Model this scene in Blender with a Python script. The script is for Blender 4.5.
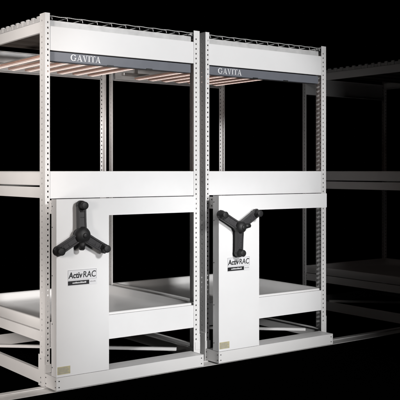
import bpy, bmesh, math, random
from mathutils import Vector, Matrix
random.seed(4)
S = bpy.context.scene
C = S.collection
for o in list(bpy.data.objects): bpy.data.objects.remove(o)

# ------------------------------------------------------------------ camera
cd = bpy.data.cameras.new('camera'); cam = bpy.data.objects.new('camera', cd); C.objects.link(cam)
cam.location = (-2.441, -4.893, 1.37)
cam.rotation_euler = (math.radians(90), 0, math.radians(-36.8))
cd.sensor_width = 36; cd.lens = 854/400*36
cd.shift_y = -29/400; cd.clip_end = 200; cd.clip_start = .05
S.camera = cam
S.render.resolution_x = S.render.resolution_y = 1024

# ------------------------------------------------------------------ light
w = bpy.data.worlds.new('World'); S.world = w; w.use_nodes = True
w.node_tree.nodes['Background'].inputs[0].default_value = (0, 0, 0, 1)
w.node_tree.nodes['Background'].inputs[1].default_value = 0
S.view_settings.view_transform = 'Standard'; S.view_settings.look = 'None'
S.view_settings.exposure = 0; S.view_settings.gamma = 1

def aim(o, target):
    o.rotation_euler = (Vector(target)-o.location).to_track_quat('-Z', 'Y').to_euler()
def spot(name, loc, target, power, cone, blend, radius, col=(1, 1, 1)):
    l = bpy.data.lights.new(name, 'SPOT'); l.energy = power; l.color = col
    l.spot_size = math.radians(cone); l.spot_blend = blend; l.shadow_soft_size = radius
    o = bpy.data.objects.new(name, l); C.objects.link(o); o.location = loc; aim(o, target)
    return o
# spots added in a front stack to light the pair of racks evenly, warm ones at the left, one added to lift the rack beyond
for z, tx, tz, p, cone, bl in ((3.05, 1.34, 1.5, 222, 38.5, .42), (2.95, 1.2, 1.5, 236, 38.5, .42), (3.1, 1.34, 2.4, 228, 38.5, .42),
                               (2.9, 1.2, 1.5, 160, 40.5, .42), (1.4, 1.28, -.25, 330, 38.5, .42), (1.3, 1.28, .5, 150, 38.5, .42)):
    spot('key_spot', (.85, -4.6, z), (tx, 0, tz), p, cone, bl, .26, (1, .993, .99))  # unseen added spots, cones narrowed so the rack beyond fades out
for x, y, z, tz, p in ((-1.75, -1.05, .9, 1.9, 180), (-1.6, -1.4, 1.2, .9, 120), (-1.75, -1.05, 2.4, 2.3, 150), (-1.75, -1.05, .95, 0, 165)):
    spot('side_head', (x, y, z), (-.15, .78, tz), p, 50, .6, .22, (1, .93, .88))
o = spot('added_background_fill', (1.15, -4.6, 1.5), (3.60, 1.35, 1.35), 110, 26, 1, .2)  # added fill with a narrow beam, brightens only the near part of the far rack
o.scale = (.34, 1, 1)

# ------------------------------------------------------------------ materials
def mat(name, col, rough=.5, metal=0, var=.0, bump=0, spec=.5, emit=None, scale=6, flat=None):
    m = bpy.data.materials.new(name); m.use_nodes = True
    nt = m.node_tree; b = nt.nodes['Principled BSDF']
    b.inputs['Base Color'].default_value = (*col, 1); b.inputs['Roughness'].default_value = rough
    b.inputs['Metallic'].default_value = metal; b.inputs['Specular IOR Level'].default_value = spec
    tc = nt.nodes.new('ShaderNodeTexCoord')
    if var:
        n = nt.nodes.new('ShaderNodeTexNoise'); n.inputs['Scale'].default_value = scale; n.inputs['Detail'].default_value = 6
        nt.links.new(tc.outputs['Object'], n.inputs['Vector'])
        mx = nt.nodes.new('ShaderNodeMix'); mx.data_type = 'RGBA'
        mx.inputs[6].default_value = (*[c*(1-var) for c in col], 1); mx.inputs[7].default_value = (*[min(1, c*(1+var*.4)) for c in col], 1)
        nt.links.new(n.outputs['Fac'], mx.inputs[0]); nt.links.new(mx.outputs[2], b.inputs['Base Color'])
        mr = nt.nodes.new('ShaderNodeMapRange'); mr.inputs[3].default_value = rough*.8; mr.inputs[4].default_value = min(1, rough*1.25)
        nt.links.new(n.outputs['Fac'], mr.inputs[0]); nt.links.new(mr.outputs[0], b.inputs['Roughness'])
    if bump:
        n2 = nt.nodes.new('ShaderNodeTexNoise'); n2.inputs['Scale'].default_value = 420; n2.inputs['Detail'].default_value = 2
        nt.links.new(tc.outputs['Object'], n2.inputs['Vector'])
        n3 = nt.nodes.new('ShaderNodeTexNoise'); n3.inputs['Scale'].default_value = 3.2; n3.inputs['Detail'].default_value = 1
        nt.links.new(tc.outputs['Object'], n3.inputs['Vector'])
        b1 = nt.nodes.new('ShaderNodeBump'); b1.inputs['Strength'].default_value = bump; b1.inputs['Distance'].default_value = .0004
        b2 = nt.nodes.new('ShaderNodeBump'); b2.inputs['Strength'].default_value = .35; b2.inputs['Distance'].default_value = .006
        nt.links.new(n2.outputs['Fac'], b1.inputs['Height']); nt.links.new(n3.outputs['Fac'], b2.inputs['Height'])
        nt.links.new(b2.outputs[0], b1.inputs['Normal']); nt.links.new(b1.outputs[0], b.inputs['Normal'])
    if emit:
        b.inputs['Emission Color'].default_value = (*emit[0], 1); b.inputs['Emission Strength'].default_value = emit[1]
    return m
WHITE = mat('white_powder_coat', (.80, .795, .79), .42, var=.06, bump=.25)
FASCIA = mat('white_painted_panel', (.84, .84, .845), .6, var=.07, bump=.2, scale=3, spec=.2)
FASCIA.node_tree.nodes['Noise Texture'].inputs['Roughness'].default_value = .7
TRAYM = mat('white_plastic_tray', (.80, .795, .79), .3, var=.06, bump=.15)
GALV = mat('galvanised_steel', (.42, .42, .42), .38, .6, var=.25, scale=25)
ZINC = mat('bright_zinc', (.66, .66, .66), .4, .1, var=.3, scale=18)
DECKM = mat('brown_grey_board', (.10, .085, .075), .7, var=.3, scale=12)
SLATE = mat('slate_painted_metal', (.158, .168, .195), .45, var=.12, scale=14)
BLACK = mat('black_rubbery_plastic', (.016, .016, .017), .55, var=.3, scale=30, bump=.4)
CHAR = mat('charcoal_plastic', (.045, .044, .047), .5, var=.25, scale=30, bump=.4)
COPPER = mat('copper_coated_metal', (.74, .46, .37), .3, .3, var=.3, scale=20)
LENS = mat('led_lens', (.9, .78, .73), .25, emit=((1, .76, .68), .85))
def light_diodes():
    nt = LENS.node_tree; b = nt.nodes['Principled BSDF']; tc = nt.nodes.new('ShaderNodeTexCoord')
    sp = nt.nodes.new('ShaderNodeSeparateXYZ'); nt.links.new(tc.outputs['Object'], sp.inputs[0])
    def mth(op, a, c=None, d=None):
        n = nt.nodes.new('ShaderNodeMath'); n.operation = op
        for i, v in enumerate((a, c, d)):
            if v is None: continue
            if isinstance(v, (int, float)): n.inputs[i].default_value = v
            else: nt.links.new(v, n.inputs[i])
        return n.outputs[0]
    u = mth('FRACT', mth('DIVIDE', mth('SUBTRACT', sp.outputs[0], .135), .137))
    d = mth('ABSOLUTE', mth('SUBTRACT', mth('MULTIPLY', u, .137), .037))
    mr = nt.nodes.new('ShaderNodeMapRange'); mr.inputs[1].default_value = .003; mr.inputs[2].default_value = .016
    mr.inputs[3].default_value = 1; mr.inputs[4].default_value = .0; nt.links.new(d, mr.inputs[0])
    dots = mth('POWER', mth('ABSOLUTE', mth('SINE', mth('MULTIPLY', sp.outputs[1], math.pi/.045))), 1.5)
    e = mth('MULTIPLY', mr.outputs[0], mth('MULTIPLY_ADD', dots, 1.1, .45))
    nt.links.new(mth('MULTIPLY_ADD', e, 1.0, .20), b.inputs['Emission Strength'])
light_diodes()
ALU = mat('aluminium', (.75, .72, .70), .3, .7, var=.15, scale=20)
INK = mat('black_ink', (.012, .012, .014), .5)
PAPER = mat('white_label_film', (.78, .78, .80), .3)
GREYINK = mat('grey_ink', (.35, .35, .36), .5)
YELL = mat('faded_yellow_label', (.56, .51, .32), .6, var=.35, scale=60)
WLET = mat('white_lettering', (.85, .86, .88), .5)
DARKH = mat('dark_screw_and_gap', (.06, .06, .06), .4, .8)
FLOOR = mat('black_floor', (.0006, .0006, .0006), 1, spec=0)
RAILM = mat('polished_rail_steel', (.74, .73, .72), .35, .25, var=.12, scale=30)

# ------------------------------------------------------------------ mesh helpers
def box(bm, x0, x1, y0, y1, z0, z1, mi=0, bev=0, M=None):
    r = bmesh.ops.create_cube(bm, size=1)
    vs = r['verts']
    for v in vs: v.co = Vector((x0+(v.co.x+.5)*(x1-x0), y0+(v.co.y+.5)*(y1-y0), z0+(v.co.z+.5)*(z1-z0)))
    fs = list({f for v in vs for f in v.link_faces})
    for f in fs: f.material_index = mi
    if bev:
        es = list({e for v in vs for e in v.link_edges})
        rb = bmesh.ops.bevel(bm, geom=es, offset=bev, segments=2, profile=.6, affect='EDGES')
        vs = list({v for f in rb['faces'] for v in f.verts} | {v for v in vs if v.is_valid})
        for f in {f for v in vs for f in v.link_faces}: f.material_index = mi
    if M is not None: bmesh.ops.transform(bm, matrix=M, verts=[v for v in vs if v.is_valid])
def cyl(bm, p0, p1, r0, r1=None, n=14, mi=0, caps=True):
    r1 = r0 if r1 is None else r1
    p0, p1 = Vector(p0), Vector(p1); d = (p1-p0); q = d.to_track_quat('Z', 'Y').to_matrix()
    a = [bm.verts.new(p0+q@Vector((math.cos(t)*r0, math.sin(t)*r0, 0))) for t in [2*math.pi*i/n for i in range(n)]]
    b = [bm.verts.new(p1+q@Vector((math.cos(t)*r1, math.sin(t)*r1, 0))) for t in [2*math.pi*i/n for i in range(n)]]
    for i in range(n):
        f = bm.faces.new((a[i], a[(i+1) % n], b[(i+1) % n], b[i])); f.material_index = mi; f.smooth = True
    if caps:
        f = bm.faces.new(a[::-1]); f.material_index = mi; f = bm.faces.new(b); f.material_index = mi
def lathe(bm, prof, o, axis, n=24, mi=0):
    q = Vector(axis).to_track_quat('Z', 'Y').to_matrix(); o = Vector(o); rings = []
    for r, h in prof:
        rings.append([bm.verts.new(o+q@Vector((math.cos(2*math.pi*i/n)*max(r, 1e-4), math.sin(2*math.pi*i/n)*max(r, 1e-4), h))) for i in range(n)])
    for a, b in zip(rings, rings[1:]):
        for i in range(n):
            f = bm.faces.new((a[i], a[(i+1) % n], b[(i+1) % n], b[i])); f.smooth = True; f.material_index = mi
def tube(bm, pts, r, n=6, mi=0):
    for a, b in zip(pts, pts[1:]): cyl(bm, a, b, r, n=n, mi=mi)
def obj(name, bm, mats, parent=None, fix=True):
    if fix: bmesh.ops.recalc_face_normals(bm, faces=bm.faces)
    me = bpy.data.meshes.new(name); bm.to_mesh(me); bm.free()
    for m in (mats if isinstance(mats, (list, tuple)) else [mats]): me.materials.append(m)
    o = bpy.data.objects.new(name, me); C.objects.link(o); o.parent = parent
    return o
def thing(name, loc, label, cat, group=None):
    o = bpy.data.objects.new(name, None); C.objects.link(o); o.location = loc; o.empty_display_size = .1
    o['label'] = label; o['category'] = cat
    if group: o['group'] = group
    return o
def copy_tree(o, parent=None):
    kids = [k for k in bpy.data.objects if k.parent == o]
    c = o.copy(); C.objects.link(c); c.parent = parent
    for k in kids: copy_tree(k, c)
    return c
B = bmesh.new

# ------------------------------------------------------------------ the setting
bm = B(); box(bm, -30, 40, -20, 45, -.05, 0)
fl = obj('floor', bm, FLOOR); fl['kind'] = 'structure'
def make_rail(y):
    bm = B()
    box(bm, -3.2, 6.2, y-.125, y+.045, .001, .005, bev=.001)
    box(bm, -3.2, 6.2, y-.024, y+.024, .0055, .012, bev=.002)
    return obj('floor_rail', bm, RAILM)
r = make_rail(-.005)
r['label'] = 'bright steel floor rail running under the fronts of the racks'; r['category'] = 'rail'

# ------------------------------------------------------------------ one rack
W, D, H = 1.216, 1.35, 2.37

def punched(bm, width, height, t, M, hole_u, z0=.03, pitch=.0345, hw=.0052, hh=.0072, mi=0):
    """plate in local u (0..width), v (0..height), thickness t along w; keyhole row at u = hole_u"""
    n = int((height-z0-.012)/pitch)
    def V(u, v, w_): return bm.verts.new(M@Vector((u, v, w_)))
    def quad(a, b, c, d):
        f = bm.faces.new((a, b, c, d)); f.material_index = mi
    us = [0, hole_u-pitch*.32, hole_u+pitch*.32, width]
    us[1] = max(us[1], .0015); us[2] = min(us[2], width-.0015)
    v_top = z0+n*pitch
    for (a, b, c, d) in ((us[0], us[1], 0, height), (us[2], us[3], 0, height), (us[1], us[2], 0, z0), (us[1], us[2], v_top, height)):
        for wv in (0, t):
            quad(V(a, c, wv), V(b, c, wv), V(b, d, wv), V(a, d, wv))
    for (a, c, b, d) in ((0, 0, 0, height), (width, 0, width, height), (0, height, width, height), (0, 0, width, 0)):
        quad(V(a, c, 0), V(b, d, 0), V(b, d, t), V(a, c, t))
    k = 8
    for i in range(n):
        vc = z0+(i+.5)*pitch
        outer = [(us[2], vc), (us[2], vc+pitch/2), (hole_u, vc+pitch/2), (us[1], vc+pitch/2), (us[1], vc), (us[1], vc-pitch/2), (hole_u, vc-pitch/2), (us[2], vc-pitch/2)]
        inner = [(hole_u+hw*math.cos(j*math.pi/4), vc+hh*math.sin(j*math.pi/4)) for j in range(k)]
        O = [[V(u, v, wv) for u, v in outer] for wv in (0, t)]; I = [[V(u, v, wv) for u, v in inner] for wv in (0, t)]
        for j in range(k):
            j2 = (j+1) % k
            quad(O[0][j], O[0][j2], I[0][j2], I[0][j]); quad(O[1][j], O[1][j2], I[1][j2], I[1][j])
            quad(I[0][j], I[0][j2], I[1][j2], I[1][j])

def make_post(parent, corner_x, corner_y, sx, sy, fw, sw):
    """angle upright: corner at (corner_x, corner_y), flanges run sx along x and sy along y"""
    bm = B(); t = .0028
    # flange facing front/back (in the XZ plane)
    M = Matrix(((sx, 0, 0, corner_x), (0, 0, sy, corner_y), (0, 1, 0, .02), (0, 0, 0, 1)))
    punched(bm, fw, H-.02, t, M, fw*.60)
    M = Matrix(((0, 0, sx, corner_x), (sy, 0, 0, corner_y+sy*.0029), (0, 1, 0, .02), (0, 0, 0, 1)))
    punched(bm, sw, H-.02, t, M, sw*.62, z0=.045)
    # short return lip that stiffens the side flange
    y = corner_y+sy*(sw+.0032)
    box(bm, min(corner_x, corner_x+sx*.012), max(corner_x, corner_x+sx*.012), min(y, y+sy*.0025), max(y, y+sy*.0025), .02, H)
    p = obj('post', bm, WHITE, parent)
    return p

def panel(bm, x0, x1, y0, y1, z0, z1, lip=.022, t=.002, bev=.0025):
    """folded sheet fascia: face at y0 with returns towards y1 at top and bottom"""
    box(bm, x0, x1, y0, y0+.004, z0, z1, bev=.0018)
    box(bm, x0+.001, x1-.001, y0+.0045, y0+.004+lip, z1-t-.001, z1-.001)
    box(bm, x0+.001, x1-.001, y0+.0045, y0+.004+lip, z0+.001, z0+.001+t)

def beam_front(parent, y, sgn, z0, z1, name='shelf_beam', x0=.033, x1=W-.05):
    bm = B()
    if sgn > 0: panel(bm, x0, x1, y, y+.03, z0, z1)
    else:
        box(bm, x0, x1, y-.004, y, z0, z1, bev=.0018)
        box(bm, x0+.001, x1-.001, y-.026, y-.0045, z1-.003, z1-.001)
        box(bm, x0+.001, x1-.001, y-.026, y-.0045, z0+.001, z0+.003)
    return obj(name, bm, FASCIA, parent)

def side_beam(parent, x, sx, z0, z1, name='side_beam', y0=.012, y1=D-.012):
    bm = B()
    xa, xb = sorted((x, x+sx*.004)); box(bm, xa, xb, y0, y1, z0, z1, bev=.0015)
    xa, xb = sorted((x+sx*.0045, x+sx*.026))
    box(bm, xa, xb, y0+.001, y1-.001, z1-.004, z1-.0015); box(bm, xa, xb, y0+.001, y1-.001, z0+.0015, z0+.004)
    # rivets near both ends
    for yy in (y0+.018, y0+.045, y1-.045, y1-.018):
        for zz in (z0+.02, z1-.02):
            cyl(bm, (x-sx*.0025, yy, zz), (x+sx*.001, yy, zz), .0045, n=8, mi=1)
    return obj(name, bm, [WHITE, GALV], parent)

def make_rack(loc, label):
    t = thing('storage_rack', loc, label, 'storage rack', 'white mobile racks standing side by side')
    for (cx, cy, sx, sy, fw, sw) in ((0, 0, 1, 1, .034, .068), (W, 0, -1, 1, .052, .096), (0, D, 1, -1, .034, .036), (W, D, -1, -1, .034, .036)):
        make_post(t, cx, cy, sx, sy, fw, sw)
    # front and back beams: top, middle, lower
    for z0, z1 in ((2.136, 2.289), (1.195, 1.368), (.255, .414)):
        beam_front(t, .004, 1, z0, z1)
        beam_front(t, D-.004, -1, z0 if z0 > 2 else z0+.06, z1+(.012 if z0 > 2 else -.02), x0=.037, x1=W-.037)
    for z0, z1 in ((2.252, 2.322), (1.198, 1.268), (.282, .350)):
        side_beam(t, .0035, 1, z0, z1); side_beam(t, W-.0035, -1, z0, z1)
    # deck on the top: board, grey edge channel, wavy wires and side clips
    bm = B()
    box(bm, .03, W-.03, .035, 1.07, 2.300, 2.306, mi=0)
    for k in range(5): box(bm, .04, W-.04, .18+k*.2, .205+k*.2, 2.286, 2.2995, mi=0)
    dk = obj('deck_board', bm, DECKM, t)
    bm = B()
    box(bm, .036, W-.055, .030, .034, 2.293, 2.331, bev=.001); box(bm, .036, W-.055, .0345, .06, 2.327, 2.330)
    obj('deck_channel', bm, ZINC, t)
    bm = B(); zt = 2.354
    for row, y0 in enumerate((.016, .34, .48, .62, .76, .90, 1.04, 1.18, 1.29)):
        pts = [(.03+i*(W-.06)/80, y0, zt+.0014*math.sin(2*math.pi*i*(W-.06)/80/.112+row*.4)) for i in range(81)]
        tube(bm, pts, .0030, n=5)
    for i in range(11):
        x = .055+i*.11
        tube(bm, [(x, .010, 2.332), (x, .018, 2.352), (x, .06, 2.3505), (x, 1.28, 2.3505)], .0026, n=5)
    obj('wire_deck', bm, ZINC, t)
    for x in (.006, W-.026):
        bm = B(); n = 15
        for i in range(n):
            y = .10+i*(D-.16)/n
            box(bm, x, x+.02, y, y+.036, 2.3235, 2.363, bev=.006)
            box(bm, x+.002, x+.018, y+.0365, y+.0765, 2.3235, 2.350, bev=.002)
        obj('deck_clip_strip', bm, ZINC, t)
    # base carriage
    bm = B()
    box(bm, .0, W-.08, -.155, -.151, .014, .094, bev=.0015)            # front face
    box(bm, .0, .004, -.1505, -.002, .014, .094)                       # left return
    box(bm, W-.084, W-.08, -.1505, -.002, .014, .094)                  # right return
    box(bm, .0045, W-.0845, -.1505, .0, .0885, .0925)                  # top plate
    for xx in (.018, W-.10):
        for zz in (.034, .072): cyl(bm, (xx, -.1562, zz), (xx, -.1545, zz), .0042, n=8, mi=1)
    for yy in (-.012, -.142):
        for zz in (.034, .072): cyl(bm, (-.0015, yy, zz), (.001, yy, zz), .0042, n=8, mi=1)
    obj('carriage_front', bm, [WHITE, DARKH], t)
    bm = B()
    for x, sx in ((.004, 1), (W-.004, -1)):
        xa, xb = sorted((x, x+sx*.004)); box(bm, xa, xb, .001, D, .016, .100, bev=.0015)
        xa, xb = sorted((x+sx*.0045, x+sx*.03)); box(bm, xa, xb, .002, D-.002, .0945, .0985)
        for yy in (.085,):
            for zz in (.036, .080): cyl(bm, (x-sx*.0025, yy, zz), (x, yy, zz), .006, n=10, mi=1)
    box(bm, .04, W-.04, D-.008, D-.004, .016, .100)
    obj('carriage_frame', bm, [WHITE, DARKH], t)
    # feet of the posts
    for x, sx in ((-.004, 1), (W+.004, -1)):
        bm = B(); xa, xb = sorted((x, x+sx*.0035)); box(bm, xa, xb, -.001, .086, .006, .205, bev=.001)
        for zz in (.03, .06, .18): cyl(bm, (x-sx*.002, .05, zz), (x, .05, zz), .005, n=8, mi=1)
        xa, xb = sorted((x+sx*.004, x+sx*.045)); box(bm, xa, xb, -.0045, -.001, .096, .15, bev=.001)
        obj('foot_bracket', bm, [WHITE, GALV], t)
    # diagonal flat brace and wheels
    a = Vector((1.08, .095, .098)); b = Vector((.02, 1.00, .106)); d = b-a
    bm = B(); M = Matrix.Translation(a)@d.to_track_quat('X', 'Z').to_matrix().to_4x4()
    box(bm, 0, d.length, -.016, .016, -.010, .010, bev=.002, M=M)
    obj('diagonal_brace', bm, WHITE, t)
    for x in (.14, W-.16):
        bm = B(); cyl(bm, (x, -.018, .043), (x, .012, .043), .035, n=24); cyl(bm, (x, -.026, .043), (x, .022, .043), .014, n=14)
        obj('wheel', bm, GALV, t)
    # drive cabinet: header across the front and a tall box
    cab = bpy.data.objects.new('drive_cabinet', None); C.objects.link(cab); cab.parent = t
    yf, yb = -.155, -.088; zt = 1.1955
    bm = B()
    vs = [bm.verts.new((a_, yf, b_)) for a_, b_ in ((0, .0965), (.374, .0965), (.374, 1.0868), (1.068, 1.0868), (1.068, zt), (0, zt))]
    f = bm.faces.new(vs); rr = bmesh.ops.extrude_face_region(bm, geom=[f])
    for g in rr['geom']:
        if isinstance(g, bmesh.types.BMVert): g.co.y += .004
    box(bm, 0, .004, yf+.0045, yb, .0965, zt)
    box(bm, .370, .374, yf+.0045, yb, .0965, 1.085)
    box(bm, .0045, .3695, yb-.004, yb, .0965, 1.085)
    for zz in (1.15, 1.02, .72, .42, .15): cyl(bm, (-.0015, yb-.012, zz), (.001, yb-.012, zz), .004, n=8, mi=1)
    box(bm, .0045, 1.068, yf+.0045, yb, zt-.004, zt-.001); box(bm, .0045, 1.068, yf+.0045, yb, 1.0875, 1.0905)
    obj('cabinet_shell', bm, [FASCIA, DARKH], cab)
    bm = B()
    box(bm, .030, .034, yb+.001, -.004, 1.10, 1.185, bev=.001)
    for zz in (1.12, 1.165): cyl(bm, (.028, -.035, zz), (.0302, -.035, zz), .005, n=8, mi=1)
    obj('mounting_bracket', bm, [WHITE, DARKH], cab)
    bm = B(); box(bm, 1.02, 1.05, yb+.001, -.004, 1.10, 1.185, bev=.002); obj('mounting_bracket', bm, WHITE, cab)
    # faded sticker low on the box
    bm = B(); box(bm, .006, .095, yf-.0012, yf-.0002, .112, .160)
    for k in range(4): box(bm, .012, .088-.012*(k % 2), yf-.0016, yf-.0011, .119+k*.0095, .1225+k*.0095, mi=1)
    obj('sticker', bm, [YELL, GREYINK], cab)
    # nameplate
    bm = B(); px0, px1, pz0, pz1 = .076, .283, .653, .754
    box(bm, px0, px1, yf-.0020, yf-.0002, pz0, pz1, mi=0)
    yy = yf-.0026
    for (a_, b_, c_, d_) in ((px0+.002, px1-.002, .750, .752), (px0+.002, px0+.004, .691, .750), (px1-.004, px1-.002, .691, .750), (px0+.002, px1-.002, .690, .6915)):
        box(bm, a_, b_, yy, yf-.0018, c_, d_, mi=2)
    box(bm, px0+.002, px0+.152, yy, yf-.0018, .658, .6845, mi=1)
    x = px0+.034
    while x < px0+.125:                                                # tiny unreadable line in the dark bar
        wd = random.uniform(.004, .008); box(bm, x, x+wd, yy-.0004, yy-.0001, .667, .667+random.uniform(.007, .011), mi=0); x += wd+.0022
    x = px0+.158
    while x < px1-.008:
        wd = random.uniform(.003, .006); box(bm, x, x+wd, yy, yf-.0018, .670, .670+random.uniform(.005, .008), mi=2); x += wd+.0022
    add_text(bm, 'Activ', px0+.007, .702, .052, yy, 1, .004, .10)
    add_text(bm, 'RAC', px0+.106, .702, .055, yy, 1, .0016, .10)
    obj('nameplate', bm, [PAPER, INK, GREYINK], cab)
    return t

def add_text(bm, s, x, z, size, y, mi, bold=0, shear=0):
    cu = bpy.data.curves.new('lettering', 'FONT'); cu.body = s; cu.size = size; cu.extrude = .0003; cu.offset = bold*.35; cu.shear = shear
    o = bpy.data.objects.new('lettering', cu); C.objects.link(o)
    bpy.context.view_layer.update()
    me = bpy.data.meshes.new_from_object(o.evaluated_get(bpy.context.evaluated_depsgraph_get()))
    n0 = len(bm.verts); f0 = len(bm.faces)
    bm.from_mesh(me); bm.verts.ensure_lookup_table(); bm.faces.ensure_lookup_table()
    for v in bm.verts[n0:]:
        c = v.co.copy(); v.co = Vector((x+c.x*.86, y-c.z-.0002, z+c.y))
    for f in bm.faces[f0:]: f.material_index = mi
    bpy.data.objects.remove(o); bpy.data.curves.remove(cu); bpy.data.meshes.remove(me)

def make_handle(rack, rot, nub, hs=1):
    """three-spoke turning handle in front of the cabinet face"""
    cab = [k for k in bpy.data.objects if k.parent == rack and k.name.startswith('drive_cabinet')][0]
    cx, cz, yf = .150, .972, -.155
    bm = B()
    lathe(bm, [(.0, 0), (.040, 0), (.042, .012), (.034, .022), (.050, .030), (.057, .044), (.058, .058), (.052, .074), (.040, .086), (.022, .093), (0, .095)], (cx, yf-.0005, cz), (0, -1, 0), n=32)
    bmesh.ops.scale(bm, vec=(hs, 1, hs), space=Matrix.Translation((-cx, 0, -cz)), verts=bm.verts)
    lathe(bm, [(.016, .089), (.016, .098), (.010, .101), (0, .101)], (cx, yf-.0005, cz), (0, -1, 0), n=20)
    a = math.radians(nub); dx, dz = math.cos(a), math.sin(a)
    cyl(bm, (cx+dx*.04, yf-.055, cz+dz*.04), (cx+dx*.088, yf-.055, cz+dz*.088), .026*hs, .020*hs, n=16)
    cyl(bm, (cx+dx*.088, yf-.055, cz+dz*.088), (cx+dx*.094, yf-.055, cz+dz*.094), .020*hs, .012*hs, n=16)
    h = obj('turning_handle', bm, BLACK, cab)
    for k in range(3):
        a = math.radians(rot+120*k); u = Vector((math.cos(a), 0, math.sin(a))); v = Vector((-math.sin(a), 0, math.cos(a)))
        bm = B()
        # tapered channel arm: a raised spine, two edge ribs
        secs = [(.030, .029, .032, .066), (.09, .028, .030, .062), (.150, .029, .030, .058), (.192, .030, .030, .056), (.206, .026, .032, .054)]
        rings = []
        for (s, hw, y0, y1) in secs:
            prof = [(-hw, y0), (hw, y0), (hw, y1-.004), (hw*.86, y1), (hw*.62, y1), (hw*.5, y1-.006), (-hw*.5, y1-.006), (-hw*.62, y1), (-hw*.86, y1), (-hw, y1-.004)]
            rings.append([bm.verts.new(Vector((cx, yf, cz))+u*s+v*p+Vector((0, -q, 0))) for p, q in prof])
        for r0, r1 in zip(rings, rings[1:]):
            for i in range(len(r0)): bm.faces.new((r0[i], r0[(i+1) % len(r0)], r1[(i+1) % len(r0)], r1[i]))
        bm.faces.new(rings[0]); bm.faces.new(rings[-1][::-1])
        for s in (.075, .11, .145):
            c = Vector((cx, yf-.054, cz))+u*s
            cyl(bm, c-v*.012, c+v*.012, .0025, n=6)
        obj('spoke', bm, CHAR, h)
        bm = B(); c = Vector((cx, yf, cz))+u*.184
        lathe(bm, [(0, .022), (.028, .022), (.031, .027), (.030, .056), (.024, .062), (.023, .084), (.0245, .089), (.0235, .0925), (.017, .0945), (0, .095)], c, (0, -1, 0), n=22)
        obj('grip', bm, BLACK, h)

X2, X3 = 1.269, 3.514
rack1 = make_rack((0, 0, 0), 'white boltless rack at the left, its black three-spoke handle pointing one arm up')
rack2 = copy_tree(rack1); rack2.location.x = X2
rack2['label'] = 'white rack right of the first one, its black handle shaped like a Y'
rack3 = copy_tree(rack1); rack3.location.x = X3
rack3['label'] = 'dim unlit rack standing apart in the dark at the right edge'
make_handle(rack1, 90, 268, .92); make_handle(rack2, 270, 5, .78)

# ------------------------------------------------------------------ trays
def make_tray():
    """shallow pan with rounded corners, wide rolled rim and cross ribs in its floor"""
    bm = B(); x0, x1, y0, y1 = .006, W-.006, .032, D-.03
    def loop(ins, z, rad, n=6):
        vs = []
        a, b, c, d = x0+ins, x1-ins, y0+ins, y1-ins
        for (px, py, s) in ((b-rad, d-rad, 0), (a+rad, d-rad, 90), (a+rad, c+rad, 180), (b-rad, c+rad, 270)):
            for i in range(n+1):
                t = math.radians(s+90*i/n); vs.append(bm.verts.new((px+rad*math.cos(t), py+rad*math.sin(t), z)))
        return vs
    Z = 0
    prof = [(.004, 0, .012), (.002, .004, .012), (.001, .06, .012), (.0, .080, .012), (.002, .0875, .012), (.007, .090, .012), (.024, .090, .02), (.030, .087, .025), (.036, .075, .035),
            (.052, .040, .05), (.066, .022, .055), (.085, .014, .05), (.12, .011, .04)]
    L = [loop(*p) for p in prof]
    for a, b in zip(L, L[1:]):
        for i in range(len(a)):
            f = bm.faces.new((a[i], a[(i+1) % len(a)], b[(i+1) % len(a)], b[i])); f.smooth = True
    bm.faces.new(L[-1]); bm.faces.new(L[0][::-1])
    return bm
bm = make_tray(); tr = obj('plastic_tray', bm, TRAYM)
tr.location = (0, 0, 1.279)
tr['category'] = 'tray'; tr['group'] = 'white trays on the rack shelves'
names = {0: 'left rack', 1: 'Y-handled rack', 2: 'dim rack at the right edge'}
for i, xx in enumerate((0, X2, X3)):
    for z, lv in ((1.279, 'middle'), (.355, 'lowest')):
        o = tr if (i == 0 and z > 1) else tr.copy()
        if o is not tr: C.objects.link(o)
        o.location = (xx, 0, z)
        o.scale = (1, 1, 1 if z > 1 else .8)
        o['label'] = f'wide white tray on the {lv} shelf of the {names[i]}'

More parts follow.
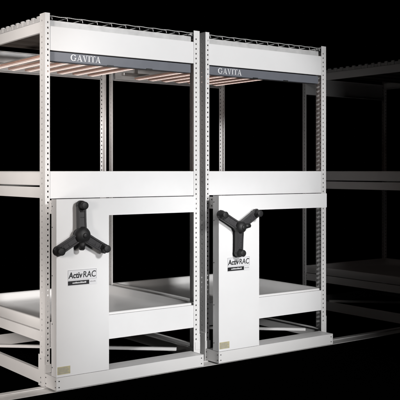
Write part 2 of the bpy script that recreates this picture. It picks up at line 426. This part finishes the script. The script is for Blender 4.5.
# ------------------------------------------------------------------ grow lights
def stroke(bm, pts, y, mi=0):
    vs = [bm.verts.new((a, y, b)) for a, b in pts]; f = bm.faces.new(vs); f.material_index = mi
    ret = bmesh.ops.extrude_face_region(bm, geom=[f]); 
    for g in ret['geom']:
        if isinstance(g, bmesh.types.BMVert): g.co.y += .0006
def serif_word(bm, x, z, h, y):
    def bar(x0, x1, z0, z1): stroke(bm, [(x0, z0), (x1, z0), (x1, z1), (x0, z1)], y)
    def G(x):
        n = 22; r = h/2; cx = x+r*.98; a0, a1 = 45, 325
        for i in range(n):
            t0 = math.radians(a0+(a1-a0)*i/n); t1 = math.radians(a0+(a1-a0)*(i+1)/n)
            th = lambda t: .10*h+.10*h*abs(math.cos(t))
            p = [(cx+r*math.cos(t)*.98, z+r+r*math.sin(t)) for t in (t0, t1)]
            q = [(cx+(r-th(t))*math.cos(t)*.98, z+r+(r-th(t)*.7)*math.sin(t)) for t in (t0, t1)]
            stroke(bm, [p[0], p[1], q[1], q[0]], y)
        bar(cx+r*.55, cx+r*.80, z+.06*h, z+.42*h); bar(cx+r*.35, cx+r*1.0, z+.42*h, z+.49*h)
        bar(cx+r*.66, cx+r*.76, z+.70*h, z+.97*h)
        return x+h*1.10
    def A(x):
        w_ = h*.98
        stroke(bm, [(x+.08*w_, z), (x+.16*w_, z), (x+.53*w_, z+h*.93), (x+.48*w_, z+h)], y)
        stroke(bm, [(x+.68*w_, z), (x+.88*w_, z), (x+.54*w_, z+h), (x+.46*w_, z+h)], y-.0001)
        bar(x+.26*w_, x+.68*w_, z+.30*h, z+.36*h)
        bar(x, x+.26*w_, z, z+.05*h); bar(x+.60*w_, x+.98*w_, z, z+.05*h)
        return x+w_*.98
    def Vv(x):
        w_ = h*.98
        stroke(bm, [(x+.10*w_, z+h), (x+.45*w_, z), (x+.53*w_, z), (x+.30*w_, z+h)][::-1], y)
        stroke(bm, [(x+.82*w_, z+h), (x+.53*w_, z), (x+.47*w_, z), (x+.75*w_, z+h)], y-.0001)
        bar(x, x+.40*w_, z+.95*h, z+h); bar(x+.66*w_, x+.95*w_, z+.95*h, z+h)
        return x+w_*1.0
    def I(x):
        bar(x+.12*h, x+.28*h, z, z+h); bar(x+.02*h, x+.38*h, z, z+.05*h); bar(x+.02*h, x+.38*h, z+.95*h, z+h)
        return x+.46*h
    def T(x):
        bar(x+.34*h, x+.50*h, z, z+h); bar(x, x+.84*h, z+.93*h, z+h); bar(x+.22*h, x+.62*h, z, z+.05*h)
        bar(x, x+.05*h, z+.78*h, z+.93*h); bar(x+.79*h, x+.84*h, z+.78*h, z+.93*h)
        return x+.86*h
    for fn in (G, A, Vv, I, T, A): x = fn(x)

def make_light(loc):
    t = thing('grow_light', loc, '', 'grow light', 'grow lights hung under the top shelves')
    bm = B()
    box(bm, .036, W-.056, .030, .085, 2.070, 2.1335, bev=.004)
    for xx in (.47, .78): box(bm, xx, xx+.05, .028, .0295, 2.064, 2.076, mi=1)
    for xx in (.10, W-.14): box(bm, xx, xx+.03, .045, .07, 2.134, 2.285, mi=1)
    box(bm, .036, W-.056, .060, .064, 2.134, 2.20, mi=1)  # dark sheet added behind the gap so it reads as black shade
    hs = obj('driver_housing', bm, [SLATE, DARKH], t)
    bm = B(); serif_word(bm, .197, 2.083, .042, .0290); obj('brand_lettering', bm, WLET, hs, fix=False)
    bm = B(); box(bm, .036, W-.04, 1.17, 1.21, 2.165, 2.19, bev=.003)
    for xx in (.15, W-.18): box(bm, xx, xx+.03, 1.18, 1.20, 2.1905, 2.285)
    obj('rear_rail', bm, ALU, t)
    for k in range(7):
        x = .135+k*.137
        bm = B()
        box(bm, x, x+.074, .0855, 1.169, 2.149, 2.157, bev=.002, mi=0)
        box(bm, x+.004, x+.009, .0855, 1.169, 2.138, 2.1487, mi=1); box(bm, x+.065, x+.070, .0855, 1.169, 2.138, 2.1487, mi=1)
        b_ = obj('led_bar', bm, [ALU, COPPER], t)
        bm = B(); box(bm, x+.014, x+.060, .09, 1.165, 2.134, 2.1487, bev=.005)
        obj('lens', bm, LENS, b_)
    return t
g1 = make_light((0, 0, 0)); g1['label'] = 'grey fronted grow light with copper bars under the top of the left rack'
g2 = copy_tree(g1); g2.location.x = X2; [k for h in g2.children for k in h.children if k.name.startswith('brand')][0].location.x = -.06; g2['label'] = 'grey fronted grow light with copper bars under the top of the Y-handled rack'

S.render.engine = 'CYCLES'
